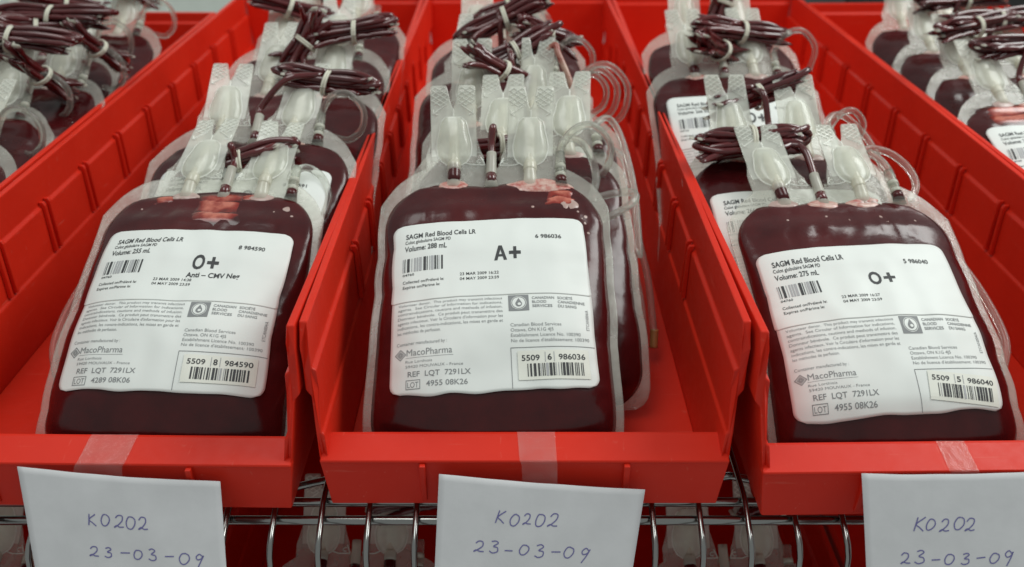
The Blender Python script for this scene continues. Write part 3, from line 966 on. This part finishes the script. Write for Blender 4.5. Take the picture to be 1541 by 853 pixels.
        mp(pr['sgrey'], 0.50, 'faded_bars', M['bargrey'], stk)
    def basics(s, bloody=(True, False)):
        s.film(); s.body()
        for (pu, a), b in zip(s.ports, bloody): s.port(pu, a, b)
        s.stub(s.stubs[0], True)
        if len(s.stubs) > 1: s.stub(s.stubs[1], False)
    def std_loop(s, su=36, size=1.0, side=1):
        a = [s.P(su, v, 0.3) for v in (160, 170, 176)]
        e = a[-1]
        r = 13 * size
        return a + [e + Vector((side * r * 0.5, 1, r * 0.75)), e + Vector((side * r * 1.25, 3, r * 0.85)), e + Vector((side * r * 1.9, 4, r * 0.1)),
                    e + Vector((side * r * 1.8, 5, -r * 0.9)), e + Vector((side * r * 1.1, 7, -r * 1.55)), e + Vector((side * r * 0.2, 14, -r * 1.6))]

D2 = '04 MAY 2009 23:59'
SPEC_C = dict(vol='288', type='A+', num='5509 6 986036', d1='23 MAR 2009 16:22', d2=D2, lot='4955 08K26')
SPEC_L = dict(vol='255', type='O+', num='5509 8 984590', d1='23 MAR 2009 14:38', d2=D2, lot='4289 08K06', extra='Anti – CMV Neg')
SPEC_R = dict(vol='275', type='O+', num='5509 5 986040', d1='23 MAR 2009 16:27', d2=D2, lot='4955 08K26', sticker=(2.0, -1.0, -7))
SPEC_FR = dict(vol='268', type='O+', num='5509 5 986044', d1='23 MAR 2009 16:27', d2=D2, lot='4955 08K26')
SPEC_R2 = dict(vol='266', type='O+', num='5509 5 986041', d1='23 MAR 2009 16:27', d2=D2, lot='4955 08K26')

# ---- middle bin
b = Bag(-9, 0, 0, 'front blood bag in the middle bin, labelled A+ and 288 mL', 3, port_elev=52, ports=((-23, -2), (19, 1)), curl=6, paper_shift=(-1, -3, 2.6))
b.basics(); b.put_label(SPEC_C)
b.foam_blob(24, 150.5, 17, 5.2, 'foam', 'foam_patch', 0.7, 2)
b.foam_blob(40, 137.5, 5.5, 4.0, 'bubble', 'air_bubble', 0.4, 5)
b.pleats(24, 46, 134, 147, 2)
for (u, v, r) in ((48, 130, 1.2), (47.5, 126, 0.9), (46, 128.5, 0.5), (20, 134, 1.0), (49, 120, 0.8), (44, 132.5, 0.7)):
    b.foam_blob(u, v, r, r, 'bubble', 'air_bubble', 0.3, u)
b.bundle(b.P(4, 182, -14), (1, 0.15, 0.12), 50, 7, 6, connect=-2.5)
b.tube(b.std_loop(36, 1.15), 2.3, M['clear'], 'clear_tube', n=12)
b.tube([b.P(36, 165, 0.3), b.P(36, 174, 1), b.P(38, 181, 0), b.P(44, 184, -5), b.P(52, 180, -10), b.P(57, 168, -12), b.P(52, 150, -12)], 2.3, M['clear'], 'clear_tube', n=12)
b.tube([b.P(54, 150, -8), b.P(64, 152, -7), b.P(74, 152, -6), b.P(76, 147, -5), b.P(70, 141, -5), b.P(58, 135, -6)], 2.2, M['clear'], 'clear_tube', n=12)
bm_ = Bag(10, 42, 3.0, 'blood bag squeezed directly behind the A+ bag, only its edge and caps showing', 13, port_elev=34, ports=((-9, 4), (31, 5)), stubs=(9, 48), lift=2, thick=0.62, curl=6)
bm_.basics((False, False))
bm_.tube([bm_.P(48, 165, 0), bm_.P(50, 176, 0), bm_.P(58, 180, -2), bm_.P(64, 166, -4), bm_.P(66, 130, -5), bm_.P(65, 90, -6)], 2.1, M['clear'], 'clear_tube', n=12)
b2 = Bag(14, 92, 4.0, 'second blood bag from the front in the middle bin, unlabelled part showing', 7, port_elev=52, ports=((-30, 3), (9, 5)), lift=4, curl=10, paper_shift=(-8, 0, 0))
b2.basics((False, False)); b2.put_label(dict(SPEC_C, num='5509 6 986037'))
b2.tube([b2.P(50, 140, -6), b2.P(62, 128, -4), b2.P(64, 100, -4), b2.P(65, 70, -5), b2.P(67, 45, -6), b2.P(66, 10, -4)], 2.1, M['clear'], 'clear_tube', n=12)
b2.tube([b2.P(66.3, 14, -4), b2.P(66, 10, -4), b2.P(65.5, 3, -3)], 2.4, M['amber'], 'tube_tip', n=12)
b2.bundle(b2.P(-2, 205, -10), (0.9, 0.2, 0.42), 60, 9, 7.5, connect=-2.5)
for k in range(3):
    b2.tube(b2.std_loop(36, 0.9 + 0.28 * k, 1)[: 8], 2.2, M['clear'], 'clear_tube', n=10)
b2.tube([b2.P(36, 165, 0), b2.P(35, 180, 2), b2.P(28, 200, 2), b2.P(20, 207, 0), b2.P(12, 200, -3)], 2.1, M['pinkline'], 'blood_line')
b2.bundle(b2.P(-10, 190, 4), (0.8, 0.2, -0.5), 52, 7, 6, spread=1.7)
b3 = Bag(-8, 176, -1, 'third blood bag from the front in the middle bin', 11, port_elev=38, ports=((-27, 7), (17, -6)), lift=6, curl=10)
b3.basics((True, False))
b3.bundle(b3.P(2, 200, 10), (1, 0.1, 0.5), 66, 10, 8, connect=-2.5)
b3.bundle(b3.P(30, 190, 6), (0.7, 0.3, -0.35), 50, 8, 6.5, spread=1.5)
b3.tube(b3.std_loop(36, 1.1), 2.2, M['clear'], 'clear_tube', n=10)
b4 = Bag(-2, 270, 1, 'rearmost blood bag in the middle bin', 12, port_elev=40, lift=6)
b4.basics((True, False))
b4.bundle(b4.P(2, 186, 4), (1, 0.2, 0.4), 66, 9, 8)
b4.tube(b4.std_loop(36, 1.2, -1), 2.2, M['clear'], 'clear_tube', n=10)

# ---- left bin
b = Bag(-170, -2, -2.5, 'front blood bag in the bin, labelled O+ Anti-CMV Neg', 5, port_elev=24, ports=((-19, 6), (23, 2)), stubs=(2, 40), tilt=0.88, curl=4, paper_shift=(0, -4, 0))
b.basics((False, False)); b.put_label(SPEC_L)
b.pleats(-13, 19, 127, 154, 3)
b.pleats(12, 24, 146, 152, 1)
b.pleats(-36, -22, 143, 149, 1)
b.foam_blob(-20, 150.5, 7, 3, 'bubble', 'air_bubble', 0.5, 4)
for (u, v, r) in ((40, 143, 2.2), (44, 138, 0.9), (34, 140, 0.6), (-40, 141, 0.7)):
    b.foam_blob(u, v, r, r, 'bubble', 'air_bubble', 0.3, u)
b.bundle(b.P(2, 184, -6), (1, 0.25, 0.22), 62, 8, 6.5, connect=2)
b.tube([b.P(40, 165, 0.3), b.P(40, 172, 0), b.P(45, 177, -2), b.P(53, 174, -5), b.P(58, 162, -8), b.P(57, 148, -9)], 2.2, M['clear'], 'clear_tube', n=12)
b.tube([b.P(-52, 128, -12), b.P(-60, 118, -10), b.P(-66, 92, -9), b.P(-67, 66, -9), b.P(-62, 48, -10)], 2.3, M['clear'], 'clear_tube', n=12)
b2 = Bag(-156, 62, -1, 'second blood bag from the front behind the Anti-CMV Neg bag', 17, port_elev=36, ports=((-24, 0), (19, 7)), lift=2)
b2.basics((False, False)); b2.put_label(dict(SPEC_L, num='5509 8 984591'))
b2.bundle(b2.P(36, 198, 0), (1, -0.1, -0.1), 58, 8, 7, connect=-2.5)
b2.tube(b2.std_loop(36, 1.0), 2.2, M['clear'], 'clear_tube', n=12)
b3 = Bag(-150, 150, -2, 'third blood bag behind the Anti-CMV Neg bag', 19, port_elev=42, lift=4, ports=((-23, 5), (19, 3)))
b3.basics((False, True))
b3.bundle(b3.P(0, 192, 6), (0.5, 0.3, 0.8), 46, 8, 7, spread=2.0)
b3.bundle(b3.P(30, 200, 8), (1, 0.1, 0.15), 56, 8, 7)
b4 = Bag(-150, 235, 1, 'fourth blood bag behind the Anti-CMV Neg bag', 23, port_elev=40, lift=6)
b4.basics((True, False))
b4.bundle(b4.P(-20, 196, 8), (1, 0.2, -0.35), 62, 7, 7)
b5 = Bag(-150, 330, 0, 'rearmost blood bag behind the Anti-CMV Neg bag', 29, port_elev=52, lift=8)
b5.basics((False, False))
b5.bundle(b5.P(14, 190, 6), (1, 0.2, 0.2), 55, 8, 7)

# ---- right bin
b = Bag(187, -7, 3.2, 'front blood bag labelled O+ and 275 mL, sticker askew', 8, port_elev=26, ports=((-27, -5), (18, -1)), stubs=(-5, 38), tilt=0.85, curl=4, paper_shift=(-3, -11, 1.5))
b.basics((True, False)); b.put_label(SPEC_R)
for (u, v, r) in ((-8, 140, 0.9), (4, 137, 0.8), (22, 139, 1.0), (24, 135, 0.7), (-30, 138, 0.8), (40, 136, 0.7)):
    b.foam_blob(u, v, r, r, 'bubble', 'air_bubble', 0.3, u)
b.foam_blob(-6, 150, 9, 4, 'foam', 'foam_patch', 0.6, 2)
b.foam_blob(17, 150, 9, 4, 'foam', 'foam_patch', 0.6, 3)
b.bundle(b.P(-29, 207, -9), (1, -0.05, 0.06), 60, 14, 9.5)
b.tube([b.P(-5, v, 0.3) for v in (163, 172, 182)] + [b.P(-6, 192, 0), b.P(-12, 199, -3), b.P(-28, 204, -6)], 2.2, M['tube_blood'], 'blood_line')
b.tube([b.P(38, 165, 0.3), b.P(39, 172, 0), b.P(34, 181, 1), b.P(30, 190, 0)], 2.3, M['clear'], 'clear_tube', n=12)
b.tube([b.P(26, 192, -4), b.P(36, 197, -5), b.P(48, 194, -6), b.P(56, 184, -7), b.P(57, 172, -8), b.P(50, 160, -8)], 2.3, M['clear'], 'clear_tube', n=12)
b.tube([b.P(58, 128, -10), b.P(64, 116, -8), b.P(69, 94, -8), b.P(69, 70, -8), b.P(63, 52, -9)], 2.3, M['clear'], 'clear_tube', n=12)
b2 = Bag(168, 55, 2, 'second blood bag behind the 275 mL bag, label half hidden', 31, port_elev=45, ports=((-24, -4), (18, -2)), lift=0, tilt=0.9, paper_shift=(0,-6,0))
b2.basics((False, False)); b2.put_label(SPEC_R2)
b2.bundle(b2.P(-6, 200, -6), (1, 0.2, 0.25), 62, 8, 7, connect=-2.5)
b2.tube(b2.std_loop(36, 0.9)[:7], 2.2, M['clear'], 'clear_tube', n=12)
b2.tube([b2.P(36, 165, 0), b2.P(35, 180, 1), b2.P(46, 186, -3), b2.P(60, 172, -5), b2.P(66, 140, -8)], 2.2, M['clear'], 'clear_tube', n=12)
b3 = Bag(160, 195, 1.5, 'third blood bag behind the 275 mL bag', 37, port_elev=42, lift=4, ports=((-24, -5), (19, -3)))
b3.basics((True, False)); b3.put_label(dict(SPEC_R2, num='5509 5 986042'))
b3.bundle(b3.P(14, 188, 6), (1, 0.1, -0.15), 70, 9, 7.5, connect=-2.5)
b3.bundle(b3.P(-8, 172, 8), (0.6, 0.4, -0.3), 50, 8, 7, spread=1.6)
b3.tube(b3.std_loop(36, 1.3)[:7], 2.2, M['clear'], 'clear_tube', n=12)
b4 = Bag(166, 285, 1, 'rearmost blood bag behind the 275 mL bag', 41, port_elev=48, lift=6)
b4.basics((False, False))
b4.bundle(b4.P(8, 186, 6), (0.3, 0.3, 1), 50, 7, 7, connect=-2.5)

# ---- bin cut by the left edge
FL = ((-364, 60, -2, 43, 'nearest blood bag in the bin at the left edge', 36), (-360, 122, 2, 47, 'second nearest blood bag in the bin at the left edge', 40),
      (-358, 188, -3, 53, 'third nearest blood bag in the bin at the left edge', 44), (-362, 256, 2, 57, 'fourth nearest blood bag in the bin at the left edge', 46),
      (-358, 326, -2, 58, 'rearmost blood bag in the bin at the left edge', 50))
for i, (X, Y, yw, sd, lab, pe) in enumerate(FL):
    b = Bag(X, Y, yw, lab, sd, port_elev=pe, lift=i * 2, ports=((-23, 3 - 4 * (i % 2)), (19, 8 - 5 * (i % 3))), tilt=0.9)
    b.basics((False, i == 2))
    if i in (1, 2, 4):
        b.bundle(b.P(26 - i * 8, 206 + (6, 6, 2, 0, -4)[i], 9), (1, 0.05, -0.22 + 0.1 * i), 84, 9, 8)
    b.bundle(b.P(-22 + 10 * i, 196, 12), (0.8, 0.4, 0.3 - 0.2 * i), 64, 8, 7.5, spread=1.6)
    if i in (1, 2):
        b.bundle(b.P(44, 186, 6), (0.35, 0.5, -0.6), 56, 7, 6.5, spread=1.5)
    b.tube(b.std_loop(36, 1.0), 2.2, M['clear'], 'clear_tube', n=10)
# ---- bin cut by the right edge
FR = ((370, 150, 3, 59, 'nearest blood bag in the bin at the right edge, pink thin blood', 34), (370, 214, 2, 61, 'second nearest blood bag in the bin at the right edge', 40),
      (368, 280, 2, 67, 'third nearest blood bag in the bin at the right edge', 44), (364, 350, 0, 68, 'rearmost blood bag in the bin at the right edge', 44))
for i, (X, Y, yw, sd, lab, pe) in enumerate(FR):
    b = Bag(X, Y, yw, lab, sd, port_elev=pe, lift=2 + i, ports=((-24, -6 + 3 * i), (19, -1 - 3 * (i % 2))), stubs=(-3, 36), tilt=0.92)
    b.basics((False, False))
    if i == 0:
        b.put_label(SPEC_FR)
        b.pleats(-46, 2, 128, 150, 2); b.pleats(-6, 44, 130, 149, 2)
        b.foam_blob(14, 150, 30, 7, 'foam', 'foam_patch', 0.7, 4)
    b.bundle(b.P(10, 200, 6), (1, 0.1, 0.05), 74, 10, 8, connect=-3)
    if i == 1: b.bundle(b.P(-14, 192, 10), (1, 0.2, 0.1), 64, 8, 7)
    b.tube(b.std_loop(36, 1.1), 2.2, M['clear'], 'clear_tube', n=10)
    b.tube(b.std_loop(36, 1.5)[:8], 2.1, M['clear'], 'clear_tube', n=10)

# ------------------------------------------------------------------ paper notes taped to the bins
GLYPH = {'K': [[(0.15, 1), (0.05, 0)], [(0.85, 1), (0.12, 0.5), (0.5, 0.25), (0.9, 0.0)]],
         '0': [[(0.55, 0.85), (0.25, 0.8), (0.05, 0.4), (0.2, 0.03), (0.6, 0.0), (0.9, 0.35), (0.85, 0.7), (0.55, 0.86)]],
         '2': [[(0.1, 0.68), (0.35, 0.88), (0.72, 0.82), (0.75, 0.5), (0.4, 0.15), (0.08, 0.0), (0.3, 0.14), (0.6, 0.04), (0.98, 0.06)]],
         '3': [[(0.12, 0.85), (0.45, 0.95), (0.7, 0.78), (0.35, 0.5), (0.72, 0.42), (0.78, 0.12), (0.4, -0.02), (0.08, 0.1)]],
         '9': [[(0.8, 0.75), (0.45, 0.95), (0.15, 0.7), (0.35, 0.42), (0.7, 0.55), (0.86, 0.86), (0.7, 0.3), (0.45, -0.35)]],
         '-': [[(0.1, 0.38), (0.9, 0.42)]]}
def make_note(X, Yf, Ztop, w, h, roll, yaw, sk, label, t1, t2, seed, bend=3.0):
    """sheet hanging on the bin front; roll about the view axis, local x right, z down from the top edge"""
    rnd = random.Random(seed)
    root = empty('paper_note', (X * MM, (Yf - 2.2) * MM, 0), R(yaw), label, 'paper note', 'handwritten notes on the bin fronts')
    cr, sr = math.cos(R(roll)), math.sin(R(roll))
    def P(a, d, out):
        x = a * cr + d * -sr * 0 + a * 0; z = Ztop + a * sr
        dl = min(d, 90.0); ln = R(26)
        a *= 1 - 0.0011 * d
        x = a * cr - d * sk; z = Ztop + a * sr - dl * math.cos(ln) - (d - dl)
        y = -dl * math.sin(ln) - bend * math.sin(math.pi * min(1, max(0, (a + w / 2) / w))) * 0.6 - out \
            + 0.5 * noise.noise(Vector((a * 0.05, d * 0.04, seed)))
        return (x, y, z)
    nx, ny = 30, 24
    vs = []
    for s_ in (0.12, -0.12):
        for j in range(ny + 1):
            for i in range(nx + 1): vs.append(P(lerp(-w / 2, w / 2, i / nx), lerp(0, h, j / ny), s_))
    o = (nx + 1) * (ny + 1); fs = []
    for j in range(ny):
        for i in range(nx):
            a = j * (nx + 1) + i
            fs.append((a, a + 1, a + nx + 2, a + nx + 1)); fs.append((o + a, o + a + nx + 1, o + a + nx + 2, o + a + 1))
    for i in range(nx):
        for j in (0, ny): a = j * (nx + 1) + i; fs.append((a, a + 1, o + a + 1, o + a))
    for j in range(ny):
        for i in (0, nx): a = j * (nx + 1) + i; fs.append((a, a + nx + 1, o + a + nx + 1, o + a))
    sh = mesh_obj('sheet', vs, fs, M['card'], root, True)
    mb = MB()
    for (txt, x0, d0, cw, ch, step) in (t1, t2):
        x = x0
        for c in txt:
            jx, jy = rnd.uniform(-.5, .5), rnd.uniform(-.6, .6); k_ = rnd.uniform(0.86, 1.12); sl = rnd.uniform(0.05, 0.24)
            for st in GLYPH[c]:
                p2 = [(x + jx + q[0] * cw * k_ + sl * q[1] * ch + rnd.uniform(-.12, .12), d0 + jy - q[1] * ch * k_ + rnd.uniform(-.12, .12)) for q in st]
                cp = catmull([(a, d, 0) for a, d in p2], 5)
                L_ = []
                n_ = len(cp)
                for i in range(n_):
                    A = cp[max(0, i - 1)]; B = cp[min(n_ - 1, i + 1)]
                    t = (B - A); l = math.hypot(t.x, t.y) or 1
                    nxx, nyy = -t.y / l, t.x / l
                    L_ += [P(cp[i].x + nxx * 0.27, cp[i].y + nyy * 0.27, 0.26), P(cp[i].x - nxx * 0.27, cp[i].y - nyy * 0.27, 0.26)]
                mb.add(L_, [(2 * i, 2 * i + 1, 2 * i + 3, 2 * i + 2) for i in range(n_ - 1)])
            x += step
    mb.build('handwriting', M['pen'], sh)
    return root
make_note(-179, -13.0, 24.5, 92, 72, -4.5, -1, -0.12, 'paper note with handwriting, on the bin of the Anti-CMV Neg bag', ('K0202', -17, 23, 4.6, 6.2, 5.9), ('23-03-09', -18, 38, 5.2, 5.6, 7.0), 2)
make_note(14, -12.5, 19.5, 95, 72, -5.5, 0, 0.10, 'paper note with handwriting, taped on the bin of the A+ bag', ('K0202', -20, 19.5, 4.6, 6.0, 5.9), ('23-03-09', -30, 33.5, 5.2, 5.6, 7.2), 3, 2)
make_note(204, -19.5, 31.0, 96, 72, 0.6, 1, 0.0, 'paper note with handwriting, taped on the bin of the 275 mL bag', ('K0202', -26, 25, 4.6, 6.0, 5.9), ('23-03-09', -33, 40, 5.2, 5.6, 7.0), 5)

def make_tape(X, x0, x1, xb0, xb1, zend, label, yoff=0, gloss=False):
    root = empty('clear_tape', (X * MM, yoff * MM, 0), 0, label, 'tape', 'clear tape on the bin lips')
    path = [(5.6, 32.6), (4.6, 32.6), (-3.0, 30.6), (-10.2, 28.75), (-11.3, 27.8), (-11.6, 24.5), (-13.8, zend)]
    path = [(p.y, p.z) for p in catmull([(0, y, z) for y, z in path], 5)]
    vs = []; nx = 20
    for k, (y, z) in enumerate(path):
        t = k / (len(path) - 1)
        for i in range(nx + 1):
            a = lerp(lerp(x0, xb0, t), lerp(x1, xb1, t), i / nx)
            wv = 0.25 * noise.noise(Vector((a * 0.3, k * 0.18, X)))
            if gloss: wv += 0.7 * max(0, noise.noise(Vector((a * 0.35 + k * 0.15, k * 0.35 - a * 0.1, X)))) * (0.3 + 0.7 * math.sin(math.pi * min(1, t * 1.4)))
            vs.append((a, y - abs(wv) * 0.6, z + abs(wv)))
    fs = [(k * (nx + 1) + i, k * (nx + 1) + i + 1, (k + 1) * (nx + 1) + i + 1, (k + 1) * (nx + 1) + i) for k in range(len(path) - 1) for i in range(nx)]
    o = mesh_obj('tape_strip', vs, fs, M['tape'], root, True)
    return root
make_tape(-188, -8, 14, -13, 9, 12, 'wide clear tape on the bin lip below the Anti-CMV Neg bag', -2)
make_tape(12, -10, 8, -7, 9, 9, 'clear tape on the bin lip below the A+ bag')
make_tape(203, -7, 6, -4, 9, 15, 'wrinkled shiny clear tape on the bin lip below the 275 mL bag', -7, True)

# ------------------------------------------------------------------ the shelf below
build_wire_shelf('wire_shelf', -227, 'chrome wire shelf of the level below, seen between the wires', depth=600, yoff=-60)
for X, lab in ((-300, 'lower-level red bin below the Anti-CMV Neg bin'), (-98, 'lower-level red bin below the gap beside the middle bin'), (104, 'lower-level red bin below the A+ bin and its neighbour'), (306, 'lower-level red bin at the right below the 275 mL bag')):
    make_bin(X, -70, 420, 0, lab, z0=-225, ribs=False)
for X, Y, sd, lab in ((-92, 10, 71, 'dim blood bag on the level below, beside the middle note'), (130, 6, 73, 'dim blood bag on the level below, between the two right notes'), (-290, 10, 79, 'dim blood bag on the level below, under the leftmost bin wall')):
    b = Bag(X, Y - 76, 0, lab, sd, z0=-225, port_elev=50, group='blood bags on the level below')
    b.basics((True, True))
    b.bundle(b.P(30, 196, 0), (1, 0.2, 0.1), 50, 6, 6)

# ------------------------------------------------------------------ what shows behind the bins
mb = MB(); mb.box(-1400, -150, 1080, 1100, -600, 700)
o = mb.build('wall_back', M['wall']); o['kind'] = 'structure'
mb = MB(); mb.box(420, 1500, 900, 1300, -600, 500)
o = mb.build('dark_cabinet', M['dark'], None, False, 4)
o['label'] = 'dark blurred cabinet behind the bins at the top right corner'; o['category'] = 'cabinet'
